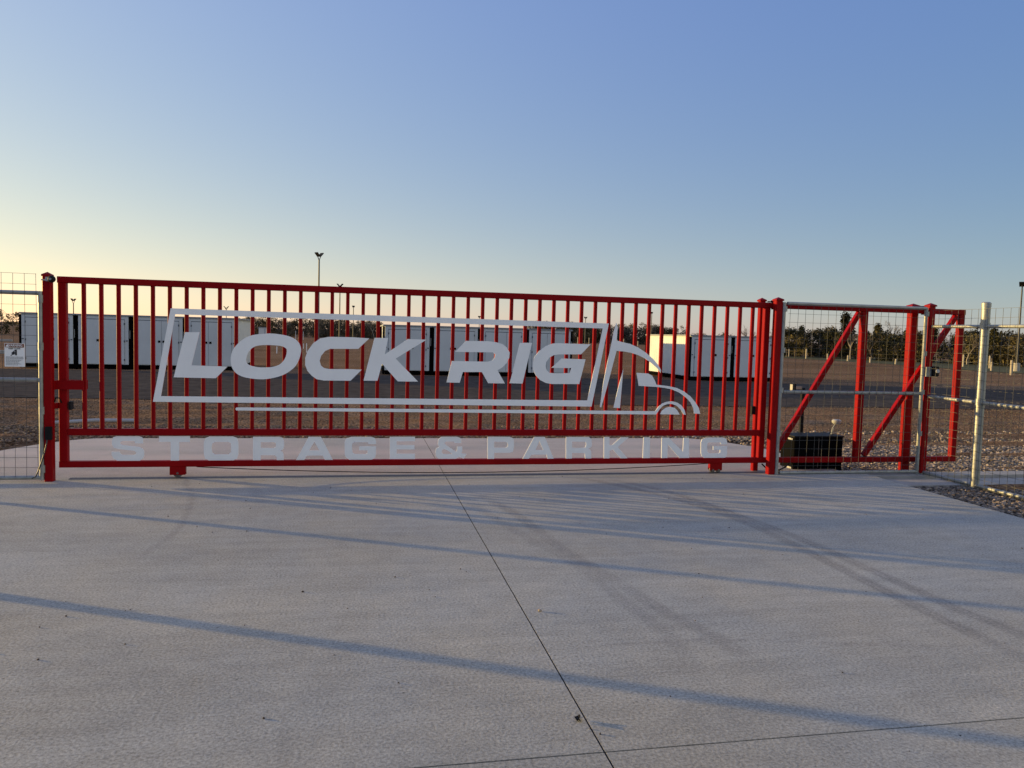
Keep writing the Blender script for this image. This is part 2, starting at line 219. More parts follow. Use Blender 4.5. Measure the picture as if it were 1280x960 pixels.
# ------------------------------------------------------------------ helpers
def tag(o, label=None, cat=None, group=None, kind=None):
    if label: o['label'] = label
    if cat: o['category'] = cat
    if group: o['group'] = group
    if kind: o['kind'] = kind
    return o
def empty(name, loc, label, cat, group=None):
    o = bpy.data.objects.new(name, None); col.objects.link(o); o.location = loc; o.empty_display_size = .2
    return tag(o, label, cat, group)
def children(o): return [c for c in bpy.data.objects if c.parent == o]
def copy_tree(o, parent=None):
    kids = KIDS.get(o.name) or []
    c = o.copy(); col.objects.link(c)
    if parent: c.parent = parent
    KIDS[c.name] = []
    for k in kids: KIDS[c.name].append(copy_tree(k, c))
    return c
KIDS = {}
class MB:
    """collects shapes in world (or local) coordinates"""
    def __init__(s): s.v = []; s.f = []; s.tint = []
    def add(s, vs, fs): k = len(s.v); s.v += [tuple(v) for v in vs]; s.f += [tuple(i+k for i in f) for f in fs]; return s
    def box(s, x0, x1, y0, y1, z0, z1):
        return s.add([(x0,y0,z0),(x1,y0,z0),(x1,y1,z0),(x0,y1,z0),(x0,y0,z1),(x1,y0,z1),(x1,y1,z1),(x0,y1,z1)],
                     [(0,3,2,1),(4,5,6,7),(0,1,5,4),(1,2,6,5),(2,3,7,6),(3,0,4,7)])
    def cbox(s, x0, x1, y0, y1, z0, z1, c=.006, axis='z'):
        """box with its four long edges chamfered, long axis given"""
        a, b, (u0, u1), (v0, v1), (w0, w1) = {'z': (0,1,(x0,x1),(y0,y1),(z0,z1)), 'x': (1,2,(y0,y1),(z0,z1),(x0,x1)), 'y': (2,0,(z0,z1),(x0,x1),(y0,y1))}[axis]
        ring = [(u0+c,v0),(u1-c,v0),(u1,v0+c),(u1,v1-c),(u1-c,v1),(u0+c,v1),(u0,v1-c),(u0,v0+c)]
        def P(u, v, w):
            return {'z': (u,v,w), 'x': (w,u,v), 'y': (v,w,u)}[axis]
        vs = [P(u,v,w0) for u,v in ring] + [P(u,v,w1) for u,v in ring]
        return s.add(vs, [tuple(range(7,-1,-1)), tuple(range(8,16))] + [(i,(i+1)%8,8+(i+1)%8,8+i) for i in range(8)])
    def tube(s, pts, rad, n=10, cap=True):
        pts = [Vector(p) for p in pts]; rs = rad if isinstance(rad, (list, tuple)) else [rad]*len(pts)
        k = len(s.v); up = None
        for i, p in enumerate(pts):
            d = (pts[min(i+1, len(pts)-1)] - pts[max(i-1, 0)]).normalized()
            if up is None: up = Vector((0,0,1)) if abs(d.z) < .9 else Vector((0,1,0))
            a = d.cross(up).normalized(); b = d.cross(a); up = -b if False else up
            for j in range(n):
                t = 2*math.pi*(j+.5)/n; s.v.append(tuple(p + a*math.cos(t)*rs[i] + b*math.sin(t)*rs[i]))
        for i in range(len(pts)-1):
            for j in range(n): s.f.append((k+i*n+j, k+i*n+(j+1)%n, k+(i+1)*n+(j+1)%n, k+(i+1)*n+j))
        if cap: s.f.append(tuple(k+j for j in range(n-1,-1,-1))); s.f.append(tuple(k+(len(pts)-1)*n+j for j in range(n)))
        return s
    def beam(s, p, q, w, d, c=.005):
        """square tube from p to q in the XZ plane, w wide in plane, d deep in Y"""
        p, q = Vector(p), Vector(q); t = (q-p).normalized(); a = Vector((0,1,0)); n = t.cross(a)
        ring = [(-w/2+c,-d/2),(w/2-c,-d/2),(w/2,-d/2+c),(w/2,d/2-c),(w/2-c,d/2),(-w/2+c,d/2),(-w/2,d/2-c),(-w/2,-d/2+c)]
        vs = [o + n*u + a*v for o in (p, q) for u, v in ring]
        return s.add(vs, [tuple(range(7,-1,-1)), tuple(range(8,16))] + [(i,(i+1)%8,8+(i+1)%8,8+i) for i in range(8)])
    def sphere(s, c, r, n=12, sz=1.):
        k = len(s.v); c = Vector(c); m = n//2
        for i in range(m+1):
            th = math.pi*i/m
            for j in range(n): ph = 2*math.pi*j/n; s.v.append((c.x+r*math.sin(th)*math.cos(ph), c.y+r*math.sin(th)*math.sin(ph), c.z+r*sz*math.cos(th)))
        for i in range(m):
            for j in range(n): s.f.append((k+i*n+j, k+i*n+(j+1)%n, k+(i+1)*n+(j+1)%n, k+(i+1)*n+j))
        return s
    def plate(s, polys, y0, y1, smooth_=False):
        """polygon (outer + holes) in XZ extruded from y0 (front) to y1"""
        loops = [[Vector((x, z, 0)) for x, z in p] for p in polys]
        tris = tessellate_polygon(loops); flat = [v for l in loops for v in l]; n = len(flat); k = len(s.v)
        s.v += [(v.x, y0, v.y) for v in flat] + [(v.x, y1, v.y) for v in flat]
        for t in tris: s.f.append(tuple(k+i for i in t)); s.f.append(tuple(k+n+i for i in reversed(t)))
        o = 0
        for l in loops:
            for i in range(len(l)): a, b = k+o+i, k+o+(i+1) % len(l); s.f.append((a, b, b+n, a+n))
            o += len(l)
        return s
    def build(s, name, m, parent=None, smooth=False, loc=None, fixn=True):
        me = bpy.data.meshes.new(name); v = s.v
        off = Vector((0,0,0))
        if parent is not None:
            p = parent
            while p: off += p.location; p = p.parent
        if loc is not None: off = Vector(loc)
        if off.length: v = [(a-off.x, b-off.y, c-off.z) for a, b, c in v]
        me.from_pydata(v, [], s.f)
        if fixn:
            b = bmesh.new(); b.from_mesh(me); bmesh.ops.recalc_face_normals(b, faces=b.faces); b.to_mesh(me); b.free()
        if s.tint:
            at = me.attributes.new('tint', 'FLOAT', 'FACE'); at.data.foreach_set('value', s.tint)
        me.materials.append(m); 
        if smooth:
            me.polygons.foreach_set('use_smooth', [True]*len(me.polygons))
            try: me.set_sharp_from_angle(angle=R(40))
            except Exception: pass
        o = bpy.data.objects.new(name, me); col.objects.link(o)
        if parent is not None: o.parent = parent; KIDS.setdefault(parent.name, []).append(o)
        elif loc is not None: o.location = loc
        return o
def vnoise(X, Y, s, seed=0):
    """smooth value noise on arrays"""
    g = np.random.default_rng(seed).random((257, 257)); x = (X/s) % 256; y = (Y/s) % 256
    xi = np.floor(x).astype(int); yi = np.floor(y).astype(int); fx = x-xi; fy = y-yi
    fx = fx*fx*(3-2*fx); fy = fy*fy*(3-2*fy)
    return (g[xi,yi]*(1-fx)+g[xi+1,yi]*fx)*(1-fy)+(g[xi,yi+1]*(1-fx)+g[xi+1,yi+1]*fx)*fy-.5
def gridmesh(name, X, Y, Z, m, smooth=True, extra=None):
    nx, ny = X.shape; co = np.stack([X, Y, Z], -1).reshape(-1, 3)
    idx = np.arange(nx*ny).reshape(nx, ny)
    q = np.stack([idx[:-1,:-1], idx[1:,:-1], idx[1:,1:], idx[:-1,1:]], -1).reshape(-1, 4)
    me = bpy.data.meshes.new(name); me.vertices.add(len(co)); me.vertices.foreach_set('co', co.ravel())
    me.loops.add(len(q)*4); me.loops.foreach_set('vertex_index', q.ravel()); me.polygons.add(len(q))
    me.polygons.foreach_set('loop_start', np.arange(len(q))*4); me.polygons.foreach_set('loop_total', np.full(len(q), 4))
    me.update(calc_edges=True); me.validate()
    if extra is not None:
        at = me.attributes.new('rubber', 'FLOAT', 'POINT'); at.data.foreach_set('value', extra.ravel().astype(np.float32))
    if smooth: me.polygons.foreach_set('use_smooth', np.ones(len(q), bool))
    me.materials.append(m); o = bpy.data.objects.new(name, me); col.objects.link(o); return o

# ------------------------------------------------------------------ ground
def axis(lo, hi, step, far):
    a = list(np.arange(lo, hi, step)); s = step; x = a[-1]
    while x < far: s *= 1.25; x += s; a.append(x)
    s = step; x = a[0]; pre = []
    while x > -far: s *= 1.25; x -= s; pre.append(x)
    return np.array(pre[::-1]+a)
gx, gy = axis(-9, 24, .11, 2500), axis(-3.5, 16, .11, 2500)
X, Y = np.meshgrid(gx, gy, indexing='ij')
def road_front(x): return 9.5 + .5*vnoise(x, x*0+3, 4, 5) + .25*vnoise(x, x*0+9, .9, 6) - .02*(x-8)
def road_back(x): return 20.6 + .5*vnoise(x, x*0+3, 3, 8) + .25*vnoise(x, x*0+9, .8, 9) - np.where(x > 14, (x-14)*.28, 0)
near = np.exp(-np.maximum(0, np.hypot(X-6, Y-6)-20)/15)
Z = -.04 + near*(.05*vnoise(X, Y, 2.2, 1) + .035*vnoise(X, Y*1.0, .7, 2) + .022*vnoise(X, Y, .3, 3))
# wheel ruts running along the drive in the dirt
Z += near*.03*np.sin((Y+.25*vnoise(X, Y, 3, 12))*2*np.pi/1.15)*np.clip(vnoise(X, Y, 5, 13)*2+.5, 0, 1)
inroad = (Y > road_front(X)-.5) & (Y < road_back(X)+.5) & (X < 60)
Z = np.where(inroad, -.05, Z)
inapron = (X > -1.7) & (X < 9.4) & (Y < 3.5)
Z = np.where(inapron, -.09, Z)
Z = np.minimum(Z, -.012)
far_y = np.hypot(X-3, Y)
tag(gridmesh('dirt_ground', X, Y, Z, DIRT), 'brown dirt field behind the gate reaching out to the trees', 'ground', kind='structure')
rx = np.concatenate([np.arange(-60, -12, 1.5), np.arange(-12, 30, .12), np.arange(30, 90, 1.5)])
t = np.linspace(0, 1, 40); RX, T = np.meshgrid(rx, t, indexing='ij')
RY = road_front(RX) + (np.maximum(road_back(RX), road_front(RX)+3)-road_front(RX))*T
RZ = -.018 + .012*vnoise(RX, RY, .8, 4)*1.0 - .02*(np.abs(T-.5) > .49)
tag(gridmesh('gravel_road', RX, RY, RZ, ROADM), 'dark grey gravel road band in front of the white containers', 'road', kind='structure')

# tyre marks as wear on the slab (attribute 'rubber')
TRACKS = [([(-.8,-7.2),(.6,-5.9),(2.2,-5.2),(3.6,-5.0),(5.2,-5.3)], .05, .13), ([(7.3,.0),(7.7,-1.4),(7.8,-3.2),(7.85,-5.4)], .09, .16),
          ([(3.2,-.2),(3.3,-1.6),(3.1,-3.4),(2.9,-5.0),(2.6,-6.8)], .10, .12), ([(.2,-1.0),(.5,-2.6),(1.3,-4.1),(2.4,-5.2)], .08, .10),
          ([(5.31,.05),(5.72,-.45),(6.18,-1.34),(6.40,-2.33),(6.42,-3.2),(6.41,-3.95),(6.41,-4.61),(6.43,-5.14),(6.5,-7)], .062, .8),
          ([(5.73,-.12),(6.20,-.9),(6.46,-2.03),(6.58,-2.86),(6.62,-3.8),(6.64,-4.5),(6.69,-4.88),(6.8,-7)], .062, .8),
          ([(4.1,-.6),(4.4,-1.71),(4.54,-2.9),(4.69,-3.59),(4.81,-4.28),(4.95,-4.71),(4.98,-5.16)], .06, .55),
          ([(4.0,-.9),(4.3,-2.4),(4.55,-3.31),(4.64,-4.19),(4.69,-4.68),(4.61,-5.39)], .055, .4),
          ([(1.1,1.2),(1.3,-.15),(1.49,-.82),(1.61,-1.63),(1.64,-2.23),(1.58,-2.71),(1.55,-3.16)], .03, .45),
          ([(1.6,.6),(1.95,-.3),(2.12,-1.0),(2.15,-1.6),(2.05,-2.3)], .06, .16),
          ([(2.80,-6.6),(2.78,-5.57),(2.76,-5.26),(2.76,-5.13)], .025, .4),
          ([(4.06,-4.72),(4.76,-4.70),(5.36,-4.79),(6.51,-5.06)], .012, .55),
          ([(0,1.4),(1.5,.9),(3,.75),(5,1.2),(6.5,2.2)], .12, .28), ([(0,2.1),(1.8,1.6),(3.6,1.5),(5.6,2.3)], .12, .24),
          ([(-.6,1.0),(.6,.5),(2,.35),(3.6,.5)], .10, .26), ([(4.6,2.9),(5.6,2.0),(7.2,1.5),(8.6,1.3)], .12, .28)]
def rubber(X, Y):
    out = np.zeros_like(X)
    for pts, wd, st in TRACKS:
        pts = np.array(pts); P = [pts[0]]
        # Catmull-Rom to short segments
        e = np.vstack([2*pts[0]-pts[1], pts, 2*pts[-1]-pts[-2]])
        for i in range(1, len(e)-2):
            for u in np.linspace(0, 1, 7)[1:]:
                P.append(.5*((2*e[i])+(-e[i-1]+e[i+1])*u+(2*e[i-1]-5*e[i]+4*e[i+1]-e[i+2])*u*u+(-e[i-1]+3*e[i]-3*e[i+1]+e[i+2])*u**3))
        d = np.full(X.shape, 9.); along = np.zeros_like(X); n = len(P)-1
        for i in range(n):
            a, b = P[i], P[i+1]; ab = b-a; q = np.clip(((X-a[0])*ab[0]+(Y-a[1])*ab[1])/(ab@ab+1e-9), 0, 1)
            dd = np.hypot(X-a[0]-q*ab[0], Y-a[1]-q*ab[1]); k = dd < d; d = np.where(k, dd, d); along = np.where(k, (i+q)/n, along)
        prof = np.clip(1.25-(d/wd)**2, 0, 1)*(1-.35*np.exp(-(d/(wd*.25))**2))
        out = np.maximum(out, st*prof*np.clip(along*8, 0, 1)*np.clip((1-along)*5, 0, 1)*(.75+.6*vnoise(X, Y, .25, 30)))
    return out
def slab(x0, x1, y0, y1fn, dx):
    xs = np.linspace(x0, x1, int((x1-x0)/dx)+2); 
    n = int((y1fn((x0+x1)/2)-y0)/dx)+2; v = np.linspace(0, 1, n)
    Xs, V = np.meshgrid(xs, v, indexing='ij'); E = np.array([y1fn(x) for x in xs])[:, None]
    Ys = y0+(E-y0)*V; Zs = np.zeros_like(Xs)
    rb = rubber(Xs, Ys)
    # vertical skirts all round
    def pad(A, lo=None): return np.pad(A, 1, mode='edge')
    Xp, Yp, Zp, Rp = pad(Xs), pad(Ys), np.pad(Zs, 1, constant_values=-.1), pad(rb)
    return Xp, Yp, Zp, Rp
G = .004
def back(x):
    d = min(x+1.33, 8.97-x)
    return 3.16 + .0*x - (1.15*(1-min(1, max(0, d)/.9))**2.2)
parts = [(-1.33, 3.986-G, -12., lambda x: -5.69-G, .04), (3.986+G, 9.18, -12., lambda x: -5.69-G, .04),
         (-1.33, 3.986-G, -5.69+G, lambda x: .03, .03), (3.986+G, 9.18, -5.69+G, lambda x: .03, .03),
         (-1.33, 3.986-G, .036, back, .05), (3.986+G, 8.97, .036, back, .05)]
XS = []
vs_, fs_, rb_, k0 = [], [], [], 0
for p in parts:
    Xp, Yp, Zp, Rp = slab(*p); nx, ny = Xp.shape
    vs_.append(np.stack([Xp, Yp, Zp], -1).reshape(-1, 3)); rb_.append(Rp.ravel()); idx = np.arange(nx*ny).reshape(nx, ny)+k0; k0 += nx*ny
    fs_.append(np.stack([idx[:-1,:-1], idx[1:,:-1], idx[1:,1:], idx[:-1,1:]], -1).reshape(-1, 4))
co = np.concatenate(vs_); q = np.concatenate(fs_); me = bpy.data.meshes.new('concrete_apron')
me.vertices.add(len(co)); me.vertices.foreach_set('co', co.ravel()); me.loops.add(len(q)*4); me.loops.foreach_set('vertex_index', q.ravel().astype(np.int32))
me.polygons.add(len(q)); me.polygons.foreach_set('loop_start', np.arange(len(q))*4); me.polygons.foreach_set('loop_total', np.full(len(q), 4)); me.update(calc_edges=True)
at = me.attributes.new('rubber', 'FLOAT', 'POINT'); at.data.foreach_set('value', np.concatenate(rb_).astype(np.float32))
at = me.attributes.new('sunlit_tint', 'FLOAT', 'POINT'); at.data.foreach_set('value', (np.clip((co[:,1]-.1)/.8, 0, 1)*(.5+.7*vnoise(co[:,0]*.6, co[:,1]*2.2, .8, 41))).astype(np.float32))  # lighter behind the gate: sunlit brightness put into the slab colour
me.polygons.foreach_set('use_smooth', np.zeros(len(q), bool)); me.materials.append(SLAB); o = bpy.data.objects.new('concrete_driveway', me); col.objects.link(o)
tag(o, 'wide grey concrete driveway with saw cut joints and tyre marks', 'driveway', kind='structure')
m = MB(); m.box(3.983, 3.989, -12, 3.1, -.05, -.003); m.box(-1.3, 3.9825, -5.693, -5.687, -.05, -.003); m.box(3.9895, 9.15, -5.693, -5.687, -.05, -.003)
tag(m.build('joint_filler', BLACK), 'black filler in the long and cross joints of the concrete driveway', 'joint', kind='structure')
# footing strips for the tail of the gate
m = MB(); m.box(9.2, 16, -.72, .12, -.16, -.055); m.box(9.2, 16, -.12, .12, -.055, -.015); m.box(9.2, 16, -.72, -.38, -.055, -.015)
tag(m.build('concrete_footing', CONC), 'pale concrete footing strip with a channel under the tail of the gate', 'footing', kind='structure')
# grass strip in front of the right hand trees
m = MB(); m.add([(44,70,-.02),(45.5,60,-.02),(46.5,50,-.02),(45,42,-.02),(44,34,-.02),(70,30,-.02),(74,50,-.02),(64,76,-.02)], [tuple(range(8))])
tag(m.build('grass_strip', GRASSG), 'dull green grass strip along the foot of the trees on the right', 'grass', kind='structure')

# ------------------------------------------------------------------ gravel, grit
ICO_V = None
def ico():
    b = bmesh.new(); bmesh.ops.create_icosphere(b, subdivisions=1, radius=1); v = np.array([tuple(x.co) for x in b.verts]); f = np.array([[w.index for w in x.verts] for x in b.faces]); b.free(); return v, f
IV, IF = ico()
def stones(name, P, S_, label, cat, kind='stuff', tint=(0, 1), flat=.65, m=None):
    n = len(P); A = rng.random((n, 3))*2*np.pi
    jit = 1+.28*(rng.random((n, len(IV), 3))-.5)*2
    V = IV[None]*jit*(np.stack([1+.4*(rng.random(n)-.5), 1+.4*(rng.random(n)-.5), flat+.3*(rng.random(n)-.3)], -1))[:, None]
    c, s = np.cos(A), np.sin(A)
    x, y, z = V[...,0], V[...,1], V[...,2]
    x, y = x*c[:,:1]-y*s[:,:1], x*s[:,:1]+y*c[:,:1]
    tl = (A[:,1:2]/np.pi-1)*.5; y, z = y*np.cos(tl)-z*np.sin(tl), y*np.sin(tl)+z*np.cos(tl)
    V = np.stack([x, y, z], -1)*S_[:, None, None]+P[:, None]
    Fc = (IF[None]+(np.arange(n)*len(IV))[:, None, None]).reshape(-1, 3)
    me = bpy.data.meshes.new(name); me.vertices.add(n*len(IV)); me.vertices.foreach_set('co', V.ravel())
    me.loops.add(Fc.size); me.loops.foreach_set('vertex_index', Fc.ravel().astype(np.int32)); me.polygons.add(len(Fc))
    me.polygons.foreach_set('loop_start', np.arange(len(Fc))*3); me.polygons.foreach_set('loop_total', np.full(len(Fc), 3)); me.update(calc_edges=True)
    tt = tint[0]+(tint[1]-tint[0])*rng.random(n)**1.3
    at = me.attributes.new('tint', 'FLOAT', 'FACE'); at.data.foreach_set('value', np.repeat(tt, len(IF)).astype(np.float32))
    me.polygons.foreach_set('use_smooth', np.zeros(len(Fc), bool)); me.materials.append(m or STONE); o = bpy.data.objects.new(name, me); col.objects.link(o)
    return tag(o, label, cat, kind=kind)
def scat(n, x0, x1, y0, y1, z=-.03, fade=None):
    x = rng.uniform(x0, x1, n); y = rng.uniform(y0, y1, n); return np.stack([x, y, np.full(n, z)], -1)
P1_ = scat(24000, 9.2, 14.5, -4.6, -.5, -.035); P1_ = P1_[(P1_[:,1] < -.74) | (P1_[:,0] < 9.2)]
stones('gravel', P1_, rng.uniform(.010, .030, len(P1_)), 'loose dark gravel beside the driveway edge around the steel fence post', 'gravel', tint=(0, .75))
P2_ = np.concatenate([scat(13000, 9.0, 17.5, .18, 2.5, -.035), scat(2500, 9.0, 19, 2.4, 4.4, -.045), scat(500, 7.6, 9.4, 3.0, 4.2)])
stones('gravel', P2_, np.concatenate([rng.uniform(.012, .032, 13000), rng.uniform(.012, .03, 3000)]), 'crushed pale stone strip behind the tail of the gate', 'gravel', tint=(.1, 1))
P3_ = np.concatenate([scat(7000, -3.5, 9.5, 3.1, 4.9, -.035), scat(26000, -9, 20, 4.4, 9.8, -.035), scat(1600, -9, -1.4, .4, 4.9, -.035)])
stones('gravel', P3_, np.concatenate([rng.uniform(.010, .026, 7000), rng.uniform(.004, .012, 26000), rng.uniform(.01, .022, 1600)]), 'small crushed stones scattered over the dirt behind the driveway', 'gravel', tint=(.0, 1), m=CHIPS)
P4_ = scat(800, -1.2, 9.1, -7.6, .2, .002); s4 = rng.random(800)**5*.005+.0014; P4_[:,2] = s4*.5
stones('grit', P4_, s4, 'tiny dark specks of grit lying on the concrete driveway', 'grit', tint=(0, .25), flat=.8)
stones('pebble', np.array([[4.08, -4.18, .007]]), np.array([.012]), 'small pale pebble on the driveway right of the long joint', 'pebble', kind='', tint=(.7, .75), flat=.5)
m = MB()
for k in range(5):
    a = k*1.3; m.add([(3.955+.022*math.cos(a), -5.44+.022*math.sin(a), .012+.006*(k%2)), (3.955+.012*math.cos(a+1.2), -5.44+.02*math.sin(a+1.2), .003), (3.955, -5.44, .010), (3.955+.01*math.cos(a-.9), -5.44+.012*math.sin(a-.9), .016)], [(0,1,2,3)])
tag(m.build('dead_leaf', BLACK, smooth=False, fixn=False), 'tiny curled dark dead leaf beside the long joint near the bottom', 'leaf')
# buried pipe ends in the stones left
m = MB(); m.tube([(-1.85,5.25,-.035),(-1.3,5.4,-.012),(-.66,5.38,-.01)], .034, 12)
tag(m.build('drain_pipe', LIGHTPL, smooth=True), 'pale plastic pipe lying in the dirt behind the left end of the gate', 'pipe')

# ------------------------------------------------------------------ the sliding gate
gate = empty('sliding_gate', (0.03, .12, 0), 'long red steel sliding gate with vertical bars and large white truck logo', 'gate')
def gp(name, mb, m, smooth=False, label=None):
    o = mb.build(name, m, gate, smooth)
    if label: o['label'] = label
    return o
YF, YB = .085, .155
gp('top_rail', MB().cbox(.028, 10.575, YF, YB, 2.000, 2.066, .006, 'x'), RED)
gp('bottom_rail', MB().cbox(.028, 10.575, YF, YB, .120, .184, .006, 'x'), RED)
gp('middle_rail', MB().cbox(.11, 7.80, YF, YB, .452, .522, .006, 'x'), RED)
for x0, x1 in ((.030, .108), (7.800, 7.872), (9.112, 9.196), (10.495, 10.573)):
    gp('upright', MB().cbox(x0, x1, YF+.0005, YB-.0005, .184, 2.000, .006), RED)
gp('brace', MB().beam((9.085, .12, 1.985), (8.04, .12, .24), .06, .06), RED)
gp('brace', MB().beam((10.46, .12, 1.985), (9.255, .12, .20), .06, .06), RED)
for i in range(46):
    x = .264 + i*(7.656-.264)/45
    gp('picket', MB().cbox(x-.019, x+.019, .101, .139, .5225, 1.9995, .004), RED)
def curve(poly, n=4):
    P = [Vector(p) for p in poly]; out = []
    for i in range(len(P)):
        a, b, c, d = P[i-1], P[i], P[(i+1) % len(P)], P[(i+2) % len(P)]
        for k in range(n):
            u = k/n; out.append(tuple(.5*((2*b)+(-a+c)*u+(2*a-5*b+4*c-d)*u*u+(-a+3*b-3*c+d)*u**3)))
    return out
for k, polys in LOGO.items():
    if k in 'LOCKRIG': 
        if k == 'O': polys = [curve(p) for p in polys]
        gp('letter', MB().plate(polys, .089, .0965), WHITE)
gp('sign_frame', MB().plate(LOGO['frame'], .089, .0965), WHITE)
m = MB()
for k in ('cab', 'blade', 'hood', 'arch', 'hub'): m.plate(LOGO[k], .089, .0965)
gp('truck_emblem', m, WHITE)
for k, polys in WORDS: gp('letter', MB().plate(polys, .102, .1095), WHITE)
for xc in (1.163, 7.255):
    br = MB(); br.box(xc-.078, xc+.078, .092, .099, .034, .1195); br.box(xc-.078, xc+.078, .141, .148, .034, .1195); br.box(xc-.078, xc-.070, .0995, .1405, .06, .1195); br.box(xc+.07, xc+.078, .0995, .1405, .06, .1195)
    b = gp('wheel_bracket', br, RED)
    for dx in ((0,) if xc < 2 else (-.038, .038)):
        r_ = .046 if xc < 2 else .032; wh = MB().tube([(xc+dx, .104, r_+.006), (xc+dx, .136, r_+.006)], r_, 20); wh.tube([(xc+dx, .0895, r_+.006), (xc+dx, .150, r_+.006)], .012, 8)
        wh.build('wheel', STEEL, b, True)
pts = [(1.35 + (7.18-1.35)*t_, .10, .118-.30*t_*(1-t_)*1.0 if False else .118-.085*(1-(2*t_-1)**2)) for t_ in np.linspace(0, 1, 30)]
gp('drive_cable', MB().tube(pts, .0045, 6), BLACK)
gp('latch_plate', MB().box(.125, .146, .08, .16, .715, .80), BLACK)

m = MB(); m.add([(.12,.06,.0005),(7.98,.06,.0005),(7.98,.12,.009),(.12,.12,.009),(.12,.18,.0005),(7.98,.18,.0005)], [(0,1,2,3),(3,2,5,4),(0,3,4),(1,5,2)])
tag(m.build('gate_track', STEEL), 'worn steel floor track under the sliding gate', 'track')

# ------------------------------------------------------------------ red gate posts
def red_post(x, y, h, label, z0=0., w=.1, lip=.008):
    e = empty('gate_post', (x, y, z0), label, 'post', 'square red steel posts of the gate')
    MB().cbox(x-w/2, x+w/2, y-w/2, y+w/2, z0, h, .008).build('post', RED, e)
    c = MB(); r = w/2+lip; c.box(x-r, x+r, y-r, y+r, h, h+.018)
    c.add([(x-r,y-r,h+.018),(x+r,y-r,h+.018),(x+r,y+r,h+.018),(x-r,y+r,h+.018),(x,y,h+.045)], [(0,1,4),(1,2,4),(2,3,4),(3,0,4),(0,3,2,1)])
    c.build('cap', RED, e)
    return e
p1 = red_post(-.026, 0, 2.055, 'red square post at the left end of the gate with a small black camera', w=.08, lip=.003)
m = MB(); m.box(.0145, .275, .055, .066, .925, 1.018); m.box(.0145, .275, .175, .186, .925, 1.018); m.box(.0145, .022, .0665, .1745, .925, 1.018)
m.box(.0145, .022, .0, .0545, .925, 1.018)
m.build('catch_bracket', RED, p1)
m = MB(); m.box(.0145, .027, .03, .16, .73, .79).box(.0275, .075, .148, .16, .73, .79); m.build('lower_catch', RED, p1)
m = MB(); m.tube([(.016,.02,.80),(.03,.02,.845),(.05,.05,.84),(.06,.08,.79)], .006, 8); m.build('cable_loop', BLACK, p1, True)
m = MB(); m.box(-.038, .018, -.082, -.0405, .43, .56); bx = m.build('junction_box', BLACK, p1)
m = MB(); m.tube([(-.02,-.075,.429),(-.03,-.08,.36),(-.06,-.085,.24),(-.10,-.085,.12),(-.125,-.085,.06),(-.16,-.085,.045)], .0065, 10); m.build('conduit', POLE, bx, True)
# camera on the left post
ce = empty('security_camera', (.045, -.075, 2.03), 'small black round camera clipped on top of the left red post', 'camera')
MB().sphere((.045, -.095, 2.025), .036, 16).build('housing', BLACK, ce, True)
MB().box(-.066, .012, -.054, -.0405, 2.012, 2.024).box(-.012, .014, -.098, -.0545, 2.005, 2.045).build('bracket', LIGHTPL, ce)
MB().tube([(.043,-.1295,2.024),(.043,-.134,2.024)], .012, 14).build('lens', INKG, ce, True)

p2 = red_post(7.914, 0, 2.085, 'red square post left of the mesh panel beside the black motor box', w=.084)
p3 = red_post(9.99, 0, 2.085, 'red square post at the fence corner carrying a black lock', w=.086)
r1 = red_post(7.838, .245, 2.085, 'red roller post behind the gate at the end of the bars', w=.07)
r2 = red_post(9.93, .235, 2.085, 'red roller post standing behind the sloping brace of the gate tail', z0=-.05, w=.1)
for e, x, y in ((r1, 7.95, .2), (r2, 10.03, .2)):
    m = MB(); m.box(x-.06, x+.03, y-.006, y+.006, 2.075, 2.089); m.tube([(x, .07, 1.99),(x, .07, 2.09)], .02, 12); m.tube([(x, .18, 1.99),(x, .18, 2.09)], .02, 12); m.box(x-.015, x+.015, .05, .21, 2.0895, 2.10)
    m.build('guide_roller', BLACK, e, True)
m = MB(); m.box(7.760, 7.8025, .22, .27, .70, .80); m.build('sensor', BLACK, r1)

# lock on the corner post
le = empty('gate_lock', (9.99, -.06, 1.27), 'black combination lock on a steel plate on the corner post', 'lock')
MB().box(9.925, 10.0, -.070, -.0435, 1.215, 1.335).build('mounting_plate', GALV, le)
MB().cbox(10.0, 10.075, -.11, -.0435, 1.22, 1.345, .012, 'y').build('lock_body', BLACK, le)
MB().tube([(10.04,-.111,1.285),(10.04,-.135,1.29)], .024, 14).build('dial', LIGHTPL, le, True)

# ------------------------------------------------------------------ mesh fence panels
def wire_mesh(x0, y0, x1, y1, z0, z1, step=.1015, w=.0020, jitter=.004):
    """welded wire squares on the vertical plane from (x0,y0) to (x1,y1)"""
    m = MB(); L = math.hypot(x1-x0, y1-y0); ux, uy = (x1-x0)/L, (y1-y0)/L
    n = int(L/step); k = int((z1-z0)/step)
    for i in range(n+1):
        s_ = i*step + (L-n*step)/2
        pts = [(x0+ux*s_+ux*random.uniform(-jitter, jitter), y0+uy*s_+.006*uy*0+ (0 if uy else .003*math.sin(z*5+i)), z) for z in np.linspace(z0, z1, 6)]
        m.tube(pts, w, 4, False)
    for j in range(k+1):
        z = z1-j*step; pts = [(x0+ux*s_, y0+uy*s_-(.0045 if abs(ux) > .5 else 0), z+random.uniform(-jitter, jitter)) for s_ in np.linspace(0, L, max(3, int(L/.5)+2))]
        m.tube(pts, w, 4, False)
    return m
def clamp(p, r=.03, h=.05):
    return MB().tube([(p[0], p[1], p[2]-h/2), (p[0], p[1], p[2]+h/2)], r, 10)
lf = empty('mesh_panel', (-1.0, -.03, 0), 'welded wire mesh panel left of the gate with a warning sign', 'fence panel', 'galvanised wire mesh panels')
for nm, z in (('top_rail', 1.886), ('middle_rail', 1.025), ('bottom_rail', .042)):
    MB().tube([(-2.05, -.03, z), (-.085, -.03, z)], .021, 12).build(nm, GALV, lf, True)
